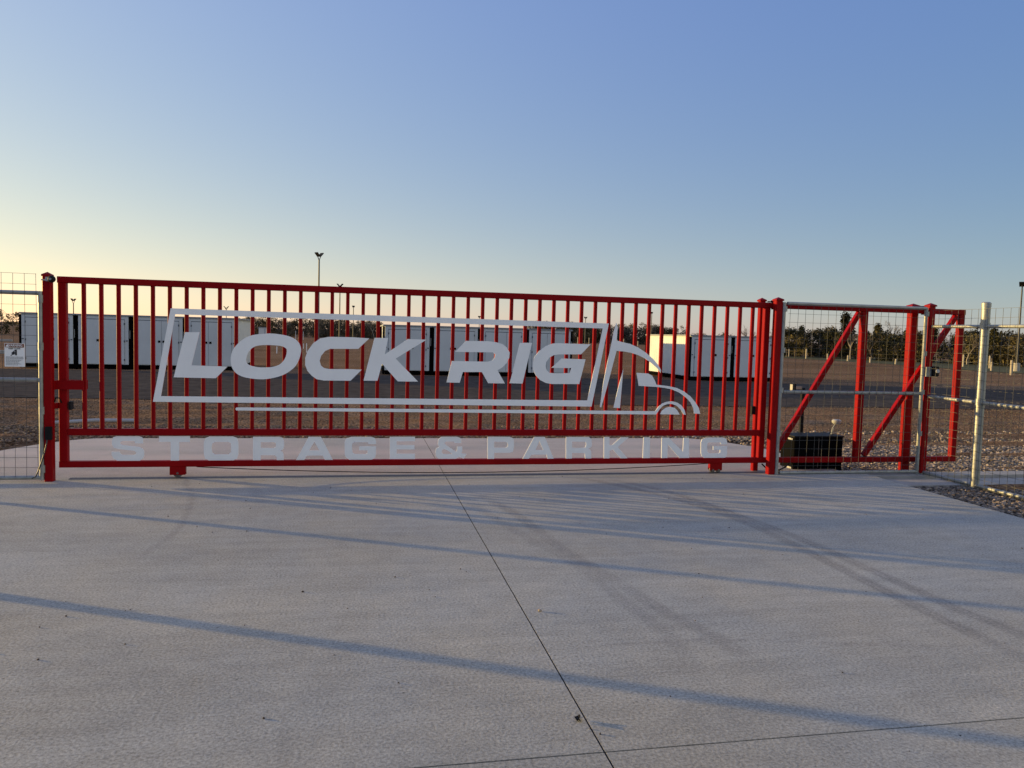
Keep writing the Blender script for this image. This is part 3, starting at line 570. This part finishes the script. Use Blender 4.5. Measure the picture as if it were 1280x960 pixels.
MB().tube([(-.0885, -.03, .02), (-.082, -.03, 1.905)], .0215, 12).build('upright', GALV, lf, True)
wire_mesh(-2.05, -.056, -.105, -.056, .055, 2.075).build('wire_mesh', WIRE, lf, fixn=False)
for z in (1.83, 1.36, .72, .13): clamp((-.080, -.030, z), .028, .075).build('clamp', GALV, lf, True)
mf = empty('mesh_panel', (8.9, -.03, 0), 'welded wire mesh panel between two red posts in front of the gate tail', 'fence panel', 'galvanised wire mesh panels')
for nm, z in (('top_rail', 2.058), ('middle_rail', 1.0), ('bottom_rail', .02)):
    MB().tube([(8.02, -.03, z), (9.90, -.03, z)], .021, 12).build(nm, GALV, mf, True)
for x in (7.979, 9.908): MB().tube([(x, -.03, -.01), (x, -.03, 2.07)], .0215, 12).build('upright', GALV, mf, True)
wire_mesh(8.02, -.056, 9.90, -.056, .03, 2.04).build('wire_mesh', WIRE, mf, fixn=False)
for z in (1.99, 1.5, 1.02, .5): 
    clamp((7.99, -.03, z), .028, .06).build('clamp', GALV, mf, True); clamp((9.918, -.03, z), .028, .06).build('clamp', GALV, mf, True)
sf = empty('mesh_panel', (9.93, -2.3, 0), 'wire mesh side panel running from the corner post along the driveway', 'fence panel', 'galvanised wire mesh panels')
for nm, z in (('top_rail', 1.838), ('middle_rail', .968), ('bottom_rail', .012)):
    MB().tube([(9.99, -.055, z), (10.0, -.85, z-.004), (10.0, -3.95, z-.01)], .021, 12).build(nm, GALV, sf, True)
a_ = wire_mesh(9.958, -.07, 9.962, -.92, -.02, 2.03); b_ = wire_mesh(9.935, -.93, 9.935, -3.95, -.02, 2.03)
k_ = len(a_.v); a_.v += b_.v; a_.f += [tuple(i+k_ for i in f) for f in b_.f]
a_.build('wire_mesh', WIRE, sf, fixn=False)
def round_post(x, y, h, label, r=.047, z0=-.06):
    e = empty('fence_post', (x, y, 0), label, 'post', 'round galvanised fence posts')
    MB().tube([(x, y, z0), (x, y, h)], r, 24).build('post', GALV, e, True)
    MB().tube([(x, y, h-.045), (x, y, h+.0), (x, y, h+.012)], [r+.004, r+.004, r*.75], 24).build('cap', GALV, e, True)
    return e
rp = round_post(10.01, -.85, 2.10, 'round galvanised steel post standing in the dark gravel on the right')
for z in (1.84, .97):
    MB().tube([(10.01, -.85, z-.035), (10.01, -.85, z+.035)], .054, 20).build('rail_clamp', GALV, rp, True)
round_post(10.0, -3.97, 2.09, 'round galvanised post further along the right side fence')
round_post(-2.1, -.01, 2.09, 'round galvanised corner post left of the wire mesh panel', r=.045)
round_post(-2.1, -2.04, 2.4, 'tall round galvanised post at the left edge of the driveway', r=.05)

# warning sign on the left panel
we = empty('warning_sign', (-.305, -.062, 1.15), 'white warning sign with orange header and surveillance symbol on the left mesh', 'sign')
SX0, SX1, SZ0, SZ1 = -.395, -.215, 1.155, 1.385
MB().box(SX0, SX1, -.068, -.0605, SZ0, SZ1).build('panel', WHITE, we)
MB().box(SX0+.005, SX1-.005, -.0705, -.0685, SZ1-.040, SZ1-.004).build('header_band', BROWNB, we)
def text(s_, x, z, size, y, m_, name, parent, width=None):
    cu = bpy.data.curves.new(name, 'FONT'); cu.body = s_; cu.size = size; cu.align_x = 'CENTER'; cu.align_y = 'CENTER'; cu.extrude = .0006; cu.offset = size*.012
    tmp = bpy.data.objects.new(name, cu); col.objects.link(tmp); bpy.context.view_layer.update()
    dg = bpy.context.evaluated_depsgraph_get(); me_ = bpy.data.meshes.new_from_object(tmp.evaluated_get(dg)); bpy.data.objects.remove(tmp); 
    w_ = max(v.co.x for v in me_.vertices)-min(v.co.x for v in me_.vertices); sx = (width/w_) if width else 1
    me_.transform(Matrix.Translation(Vector((x, y, z))-parent.location) @ Matrix.Rotation(math.pi/2, 4, 'X') @ Matrix.Diagonal((sx, 1, 1, 1)))
    me_.materials.clear(); me_.materials.append(m_); o_ = bpy.data.objects.new(name, me_); col.objects.link(o_); o_.parent = parent; return o_
text('WARNING', -.300, 1.363, .034, -.0725, WHITE, 'heading', we, .135)
MB().plate([[(-.385,1.350),(-.368,1.377),(-.351,1.350)]], -.0722, -.0708).build('hazard_triangle', WHITE, we)
text('KEEP CLEAR', -.305, 1.333, .020, -.0695, INK, 'subheading', we, .105)
m = MB()   # symbol: barrier and figure
m.plate([[(-.300,1.322),(-.284,1.322),(-.284,1.268),(-.300,1.268)]], -.0698, -.0685)
m.plate([[(-.300,1.322),(-.322,1.300),(-.318,1.296),(-.300,1.312)]], -.0698, -.0685)
m.plate([[(-.320,1.301+0),(-.306,1.305),(-.300,1.290),(-.306,1.275),(-.322,1.272),(-.332,1.285),(-.330,1.297)]], -.0698, -.0685)
m.plate([[(-.330,1.276),(-.342,1.262),(-.336,1.260),(-.322,1.273)]], -.0698, -.0685)
m.build('symbol', INK, we)
random.seed(3)
m = MB()
for r_, (z, h_) in enumerate([(1.250,.006),(1.238,.006),(1.224,.0035),(1.216,.0035),(1.208,.0035),(1.200,.0035),(1.190,.0035),(1.182,.0035),(1.172,.004)]):
    x = SX0+.012; end = SX1-.012-(random.random()*.05 if r_ > 1 else 0)
    while x < end:
        wl = random.uniform(.006, .018); m.box(x, min(x+wl, end), -.0696, -.0687, z-h_/2, z+h_/2); x += wl+.003
m.build('small_print', INKG, we)

# ------------------------------------------------------------------ motor box, photo eye, junction light
ob = empty('gate_operator', (8.74, .46, -.02), 'black metal motor box beside the red post behind the mesh', 'motor box')
MB().cbox(8.405, 9.085, .30, .62, -.09, .405, .008, 'z').build('cabinet', BOXBLK, ob)
MB().box(8.395, 9.095, .29, .63, .406, .422).build('lid', BLACK, ob)
MB().box(8.740, 8.746, .2975, .2998, .02, .39).build('door_seam', STEEL, ob)
for z in (.365, -.0): MB().box(8.398, 8.4045, .34, .44, z, z+.022).build('side_vent', LIGHTPL, ob)
m = MB()
m.tube([(8.41,.36,.10),(8.3,.3,.03),(8.15,.2,.01),(8.05,.12,.04),(7.98,.10,.10)], .009, 8); m.tube([(8.05,.14,.015),(7.95,.13,.035),(7.88,.14,.10)], .009, 8)
m.build('cable', BLACK, ob, True)
pe = empty('photo_eye', (8.77, .75, 0), 'black sensor post with a boxed photo eye behind the black motor box', 'sensor')
MB().box(8.745, 8.785, .73, .77, -.08, 1.0).build('post', BLACK, pe)
MB().box(8.60, 8.64, .71, .79, .955, 1.055).build('eye_housing', BLACK, pe)
MB().box(8.595, 8.60, .72, .78, .965, 1.045).build('eye_lens', LIGHTPL, pe)
MB().box(8.64, 8.745, .735, .765, .985, 1.02).build('arm', WOODP, pe)
jl = empty('antenna_head', (9.08, .48, .42), 'small grey round fitting on two thin conduits above the motor box', 'fitting')
MB().tube([(9.085,.46,.555),(9.085,.46,.575),(9.085,.46,.60),(9.085,.46,.615)], [.035,.055,.058,.045], 16).build('head', LIGHTPL, jl, True)
MB().tube([(9.02,.46,.422),(9.035,.46,.50),(9.07,.46,.556)], .008, 8).build('conduit', GALV, jl, True)
MB().tube([(9.045,.48,.422),(9.065,.48,.50),(9.09,.48,.556)], .008, 8).build('conduit', GALV, jl, True)

# ------------------------------------------------------------------ white storage containers
GRP = 'white storage containers in a row'
def container(w, H, D, label, flip=False):
    e = empty('storage_container', (0, 0, 0), label, 'container', GRP)
    bw = .09; zb = .15
    b = MB(); b.box(bw, w-bw, .012, D, zb, H-.055)
    x = -0.0
    n = int(D/.22)
    for i in range(n): y = .15+i*.22; b.box(w-bw, w-bw+.003, y, y+.11, zb+.03, H-.09); b.box(bw-.003, bw, y, y+.11, zb+.03, H-.09)
    b.build('body', CWHITE, e)
    f = MB()
    for xa, xb in ((.0, bw-.013), (w-bw+.013, w)): f.box(xa, xb, .03, .10, .0, H-.07); f.box(xa, xb, D-.08, D-.01, 0, H-.07)
    f.box(.0, bw-.0135, .105, D-.085, zb-.06, zb-.005) ; f.box(w-bw+.0135, w, .105, D-.085, zb-.06, zb-.005)
    f.build('corner_frame', CDARK, e)
    MB().box(.012, w-.012, -.015, D+.015, H-.054, H).build('roof', CGREY, e)
    MB().box(bw+.01, w-bw-.01, .06, D-.05, .0, zb-.002).build('skid', CDARK, e)
    X0, X1 = bw+.13, w-bw-.13; Zt = H-.055-.13; xs = X0+(X1-X0)*(.58 if not flip else .42)
    s_ = MB(); s_.box(X0-.012, X1+.012, .006, .0118, Zt, Zt+.022); s_.box(X0-.008, X0, .006, .0118, zb+.02, Zt); s_.box(X1, X1+.008, .006, .0118, zb+.02, Zt); s_.box(xs-.005, xs+.005, .006, .0118, zb+.02, Zt)  # door seams; the wider top strip paints the recess shadow as dark colour
    s_.build('door_seam_shadow', SEAM, e)
    for xa, xb, hs in ((X0, xs-.005, 1), (xs+.005, X1, -1)):
        d = MB().box(xa, xb, -.004, .0055, zb+.02, Zt).build('door', CWHITE, e)
        h = MB(); hx = xb-.07 if hs > 0 else xa+.07; hx += 0
        h.box(hx-.04, hx+.04, -.014, -.0045, .98, 1.06); h.build('handle', CDARK, d)
        g_ = MB(); gx_ = xa if hs > 0 else xb
        for z in (zb+.14, (zb+Zt)/2, Zt-.18): MB().box(gx_-.018, gx_+.018, -.012, -.0045, z, z+.07).build('hinge', SEAM, d)
    k = MB()
    for xk in (bw+.04, w-bw-.05, X0+.28 if not flip else X1-.28): k.box(xk-.03, xk+.03, .0, .0112, 1.0, 1.035)
    k.build('latch', SEAM, e)
    MB().box(w-.05, w-.035, .012, .0295, 1.1, 1.4).build('lock_rod', LIGHTPL, e)
    return e
W_ = 1.855
names = {
 0: ['white container seen through the mesh behind the warning sign', 'white container behind the red post and first gate bars', 'white container behind the slanted left side of the logo frame', 'white container behind the letter L with its bare right side showing'],
 1: ['white container behind the letter K', 'white container behind the left part of the letter R', 'white container behind the letters R and I', 'white container behind the letter G at the right end of its row'],
 2: ['white container with sunlit left wall beyond the hood of the truck logo', 'rightmost white container standing behind the red roller post']}
for gi, (x0, y0, H, n, D) in enumerate([(-8.92, 21.8, 1.96, 4, 4.6), (3.83, 21.0, 1.875, 4, 4.8), (15.80, 20.1, 1.80, 2, 4.9)]):
    for i in range(n):
        lbl = names[gi][i]
        if i == 0: base = container(W_, H, D, lbl); o = base
        elif i == 1: o = container(W_, H, D, lbl, True); flipc = o
        else: o = copy_tree(flipc if i % 2 else base); o['label'] = lbl
        o.location = (x0+i*(W_+.0), y0+(.25 if False else 0), -.02)

ut = empty('utility_cabinet', (-6.6, 72, 0), 'small pale cabinet standing alone in the field right of the left containers', 'cabinet')
MB().box(-7.0, -6.2, 71.6, 72.4, -.06, 1.62).build('body', CWHITE, ut)
MB().box(-7.05, -6.15, 71.55, 72.45, 1.622, 1.70).build('roof', CGREY, ut)
MB().box(-6.42, -6.39, 71.585, 71.599, .05, 1.55).build('door_seam', SEAM, ut)

# ------------------------------------------------------------------ flood light poles
def light_pole(x, y, h, label, r=.07, rot=.6, concrete=False, fac=1.):
    e = empty('light_pole', (x, y, 0), label, 'light pole', 'floodlight poles around the yard')
    z0 = .55 if concrete else -.05
    MB().tube([(x, y, z0), (x, y, h-.45)], [r, r*.8], 12).build('pole', POLE, e, True)
    if concrete: MB().tube([(x, y, -.06), (x, y, .55)], .2, 16).build('base', CONC, e, True)
    c, s_ = math.cos(rot), math.sin(rot)
    for sgn in (1, -1):
        m = MB(); tip = Vector((x+sgn*c*.25*fac, y+sgn*s_*.25*fac, h)); m.tube([(x, y, h-.5), (x+sgn*c*.06, y+sgn*s_*.06, h-.38), tuple((Vector((x,y,h-.5))*.35+tip*.65))], .035*fac, 6)
        a = m.build('arm', POLE, e, True)
        b = MB(); d = Vector((sgn*c, sgn*s_, 1.0)).normalized(); n_ = Vector((-sgn*s_, sgn*c, 0)); k = d.cross(n_)
        o_ = tip-d*.12*fac
        cs = [o_+d*u*.19*fac+n_*v*.17*fac+k*w_*.035*fac for u in (-1,1) for v in (-1,1) for w_ in (-1,1)]
        b.add(cs, [(0,1,3,2),(4,6,7,5),(0,4,5,1),(2,3,7,6),(0,2,6,4),(1,5,7,3)]); b.build('flood_light', BLACK, e)
    return e
light_pole(-.08, 50, 7.15, 'tallest floodlight pole rising above the gate near the letters O and C', .07, .75, fac=.95)
light_pole(.75, 75, 6.4, 'thin floodlight pole just right of the tallest one', .07, -.3)
light_pole(1.8, 110, 5.25, 'small distant floodlight pole seen above the letter C', .07, 1.2, fac=.8)
light_pole(-26.7, 80, 4.1, 'distant floodlight pole above the containers at far left', .06, 1.0, fac=.8)
light_pole(-18, 120, 4.8, 'distant twin floodlight just above the left logo bar', .07, 0, fac=1.2)
light_pole(27, 150, 5.2, 'faint distant floodlight pole above the letter R', .08, .9)
light_pole(44, 130, 5.2, 'distant floodlight pole above the right end of the logo frame', .07, .5)
light_pole(49.2, 110, 5.8, 'distant floodlight pole left of the sunlit container wall', .07, .9, fac=.8)
light_pole(47.95, 37.4, 6.1, 'dark floodlight pole on a pale concrete base at the right edge', .06, .7, True)

# ------------------------------------------------------------------ trees
def cedar(h, r, seed, n=1700, kind='round', leaf=.10, M_=None):
    rg = random.Random(seed); e = bpy.data.objects.new('evergreen_tree', None); col.objects.link(e)
    t = MB(); t.tube([(0,0,-.05),(rg.uniform(-.08,.08),0,h*.4),(rg.uniform(-.15,.15),0,h*.85)], [.09,.06,.02], 6)
    for k in range(7):
        a = rg.random()*6.28; z = h*rg.uniform(.15,.7); t.tube([(0,0,z),(math.cos(a)*r*.7,math.sin(a)*r*.7,z+h*.12)], [.03,.008], 4)
    t.build('trunk', BARK, e)
    m = MB(); clumps = []
    for k in range(46):
        z = rg.random(); a = rg.random()*6.28
        if kind == 'cone': rad = r*(1.02-z)*(.85+.3*rg.random())
        else: rad = r*math.sqrt(max(.05, 1-(abs(z-.42)/.62)**2.2))*(.75+.45*rg.random())
        q_ = rg.random()**.5
        clumps.append((math.cos(a)*rad*q_, math.sin(a)*rad*q_, .05*h+z*h*.93, rg.uniform(.13,.30)*r, rg.random()))
    for i in range(n):
        c = clumps[rg.randrange(len(clumps))]; d = Vector((rg.gauss(0,1), rg.gauss(0,1), rg.gauss(0,1))).normalized()*c[3]*rg.uniform(.4,1.15)
        p = Vector((c[0],c[1],c[2]))+d; s_ = leaf*rg.uniform(.6,1.5)
        u = Vector((rg.gauss(0,1), rg.gauss(0,1), rg.gauss(0,1))).normalized(); v = u.cross(Vector((rg.random(),rg.random(),rg.random()))).normalized()
        k = len(m.v); m.v += [tuple(p-u*s_), tuple(p+v*s_*.45), tuple(p+u*s_), tuple(p-v*s_*.45)]; m.f.append((k,k+1,k+2,k+3)); m.tint.append(min(1, max(0, c[4]*.7+rg.random()*.35)))
    m.build('crown', M_ or CEDAR, e, fixn=False)
    return e
def bare(h, r, seed, M_=None, spread=.5):
    rg = random.Random(seed); e = bpy.data.objects.new('bare_tree', None); col.objects.link(e)
    t, c = MB(), MB()
    def grow(p, d, L, rad, lv):
        q_ = p+d*L; mid = p+d*L*.5+Vector((rg.gauss(0,.05),rg.gauss(0,.05),0))*L
        (t if lv < 2 else c).tube([p, mid, q_], [rad, rad*.85, rad*.65], 5 if lv < 2 else 3, lv < 2)
        if lv >= 5: return
        for k in range(rg.choice((2,3,3)) if lv else 4):
            a = Vector((rg.gauss(0,1), rg.gauss(0,1), rg.gauss(0,.45)))
            nd = (d*.9+a.normalized()*spread*rg.uniform(.6,1.25)+Vector((0,0,.16))).normalized()
            grow(q_ if rg.random() < .6 else p+d*L*rg.uniform(.45,.9), nd, L*rg.uniform(.6,.8), rad*.58, lv+1)
    grow(Vector((0,0,-.05)), Vector((rg.gauss(0,.06),rg.gauss(0,.06),1)).normalized(), h*.26, r, 0)
    t.build('trunk', M_ or BARK, e, fixn=False); c.build('crown', TWIG, e, fixn=False)
    return e
protoE = [cedar(3.2, 1.5, 1), cedar(3.0, 1.9, 2), cedar(3.6, 1.3, 3, kind='cone'), cedar(2.7, 2.0, 4, M_=OLIVE), cedar(3.1, 1.6, 5, M_=OLIVE), cedar(2.9, 1.7, 8), cedar(2.8, 2.1, 9, M_=FARW), cedar(3.1, 1.8, 10, M_=FARW)]
protoB = [bare(4.6, .09, 11), bare(4.2, .08, 12, BARKP), bare(4.8, .10, 13, BARKP, .6), bare(3.4, .06, 14)]
used = set()
def plant(proto, x, y, s, label, group, rz=None, sz=None):
    if proto.name not in used: used.add(proto.name); o = proto
    else: o = copy_tree(proto)
    o.location = (x, y, -.03); o.scale = (s, s, sz or s); o.rotation_euler.z = random.uniform(0, 6.28) if rz is None else rz
    tag(o, label, 'tree', group); return o
random.seed(21)
GR = 'thicket on the right'
# notable ones first
plant(protoE[2], 55.5, 68, 1.42, 'tallest dark pointed evergreen rising above the thicket behind the first brace', GR, sz=1.42)
plant(protoB[0], 57.8, 64, 1.22, 'tall bare tree in the thicket just left of the right roller post', GR)
plant(protoB[1], 59.8, 57, .98, 'pale bare tree seen between the corner post and the gate tail end', GR)
plant(protoB[2], 58.8, 49, .92, 'wide pale bare tree right of the round steel post', GR)
plant(protoE[0], 49.3, 69.5, .98, 'leftmost round dark evergreen of the thicket beside the second red post', GR)
plant(protoE[1], 47.0+6, 66.5, .95, 'broad dark evergreen left of the tallest pointed one', GR)
plant(protoE[5], 61.5, 53.5, 1.02, 'broad dark evergreen directly left of the round steel post', GR)
plant(protoE[3], 60, 45, .95, 'olive brown bush at the right end of the thicket by the light pole', GR)
plant(protoE[4], 56.4, 58.5, .95, 'olive evergreen behind the right roller post', GR)
plant(protoB[3], 53, 60, .95, 'slim bare sapling at the front of the thicket behind the upright', GR)
E_L = 'dark bushy evergreen packed in the thicket on the right'
B_L = 'leafless grey tree standing among the evergreens on the right'
line = [(47.5,70.5),(51,66),(54,61),(57,55.5),(59,50),(60.5,44),(62,38.5)]
def along(u):
    k = u*(len(line)-1); i = min(int(k), len(line)-2); f_ = k-i; return (line[i][0]*(1-f_)+line[i+1][0]*f_, line[i][1]*(1-f_)+line[i+1][1]*f_)
for i in range(60):
    x, y = along((i+.5)/60); dep = random.choice((0, 1.5, 3.2, 5)); x += dep*.75+random.uniform(-.7,.7); y += dep*.55+random.uniform(-.7,.7)
    plant(random.choice(protoE[:6]), x, y, random.uniform(.76, 1.02)*(1+.02*dep), E_L, 'dark evergreens of the right thicket')
for i in range(32):
    x, y = along((i+.5)/32); dep = random.uniform(-1.6, 4); plant(random.choice(protoB), x+dep*.7, y+dep*.5+random.uniform(-1,1), random.uniform(.6, .95), B_L, 'bare trees of the right thicket')
# trees behind the rightmost containers
for i, (x, y, s) in enumerate([(53.5,101,.85),(56.5,99,.9),(59.5,96.5,1.0),(62,93,1.0),(58,88,.9)]):
    plant(random.choice(protoE[1:6]) if i < 2 else protoB[i % 3], x, y, s*(1.1 if i > 1 else 1.05), ['dark bush top showing over the roof of the sunlit container', 'low evergreen top right of it over the same roof', 'bare tree top above the gap between the last two containers', 'bare tree top above the rightmost container', 'bare tree near the top of the red roller post'][i], 'trees beyond the right containers')
# far tree line, left middle and middle
random.seed(5)
for i in range(52):
    u = i/51; x = -25+u*32+random.uniform(-.6,.6); y = 158+random.uniform(-4,6)
    if -22.5 < x: plant(random.choice((protoE[3], protoE[6], protoE[7])) if random.random() < .72 else random.choice(protoB), x, y, random.uniform(1.0, 1.32), 'far tree in the low wood seen above the letters O and C', 'far trees left of centre')
for i in range(40):
    u = i/39; x = 46+u*34+random.uniform(-.8,.8); y = 182-u*8+random.uniform(-4,5)
    plant(random.choice((protoE[3], protoE[6], protoE[7])) if random.random() < .75 else random.choice(protoB), x, y, random.uniform(1.25, 1.7), 'far tree seen between the logo frame and the truck cab', 'far trees right of centre')
for i, (x, y, s) in enumerate([(-41.5,98,1.0),(-43.5,99,.85),(-39.5,100,.95),(-37.5,101,.9),(-45,96,.8)]):
    plant(random.choice(protoE[:6]), x, y, s, 'dark tree beyond the leftmost container', 'dark trees at the far left')
for p_ in protoE+protoB:
    if p_.name not in used:
        for c_ in KIDS.get(p_.name, []): bpy.data.objects.remove(c_)
        bpy.data.objects.remove(p_)

# ------------------------------------------------------------------ rail and post fences in the field
wf = empty('wire_fence', (50, 50, 0), 'low fence of pale wooden posts and wires in front of the right thicket', 'fence')
random.seed(9)
posts = [(48.3,67.2,.85),(46.8,61.5,.95),(48.2,60,.55),(47.3,55.5,.5),(48.6,54.8,.95),(46.8,51.6,.45),(46.7,48.2,.42),(55.0,59.3,.9),(50.8,45.5,.95),(45.9,37.4,.6),(50.6,42.6,.95),(41.5,31.2,.85),(49.6,48,.9),(50.2,51.5,.85)]
for x, y, h in posts: MB().tube([(x, y, -.08), (x+random.uniform(-.03,.03), y, h)], .07, 8).build('fence_post', WOODP, wf)
pl = sorted([p for p in posts if p[2] > .8 and p[0] > 46], key=lambda p: -p[1]); m = MB()
for a, b in zip(pl, pl[1:]):
    for z in (.35, .7): m.tube([(a[0],a[1],z),(b[0],b[1],z)], .006, 4)
m.build('fence_wire', WIRE, wf)
ff = empty('field_fence', (60, 150, 0), 'distant row of pale stakes crossing the field toward the far trees', 'fence')
for i in range(15): 
    x = 42+i*2.6; y = 146+random.uniform(-3,3); MB().box(x-.06, x+.06, y-.06, y+.06, -.08, random.uniform(.9, 1.5)).build('stake', WOODP, ff)
m = MB()
for i in range(14): m.tube([(42+i*2.6,146,.7),(44.6+i*2.6,146,.7)], .01, 4)
m.build('fence_wire', WIRE, ff)
for i, (x, y, h, l) in enumerate([(-2.39,44,.42,'short white survey stake in the field seen inside the letter O'), (-.73,47.3,.62,'white survey stake between the letters O and C'), (-.4,50.5,.7,'slim white stake just right of the one between O and C'), (-6.72,112,1.3,'left one of two distant pale posts above the letter O'), (-5.6,112,1.2,'right one of two distant pale posts above the letter O'), (-1.7,58,.4,'tiny pale stake in the field behind the letter O top')]):
    tag(MB().box(x-.025, x+.025, y-.02, y+.02, -.08, h).build('survey_stake', WHITE), l, 'stake', 'survey stakes in the field')
for i, (x0, x1, y, l) in enumerate([(-27.6,-24.9,61,'long pale curb block at far left near the treeline'), (-17.5,-14.6,34.7,'pale curb block behind the warning sign at the left edge')]):
    tag(MB().cbox(x0, x1, y-.1, y+.1, -.05, .13, .02, 'x').build('parking_curb', CONC), l, 'curb', 'parking curbs in the yard')
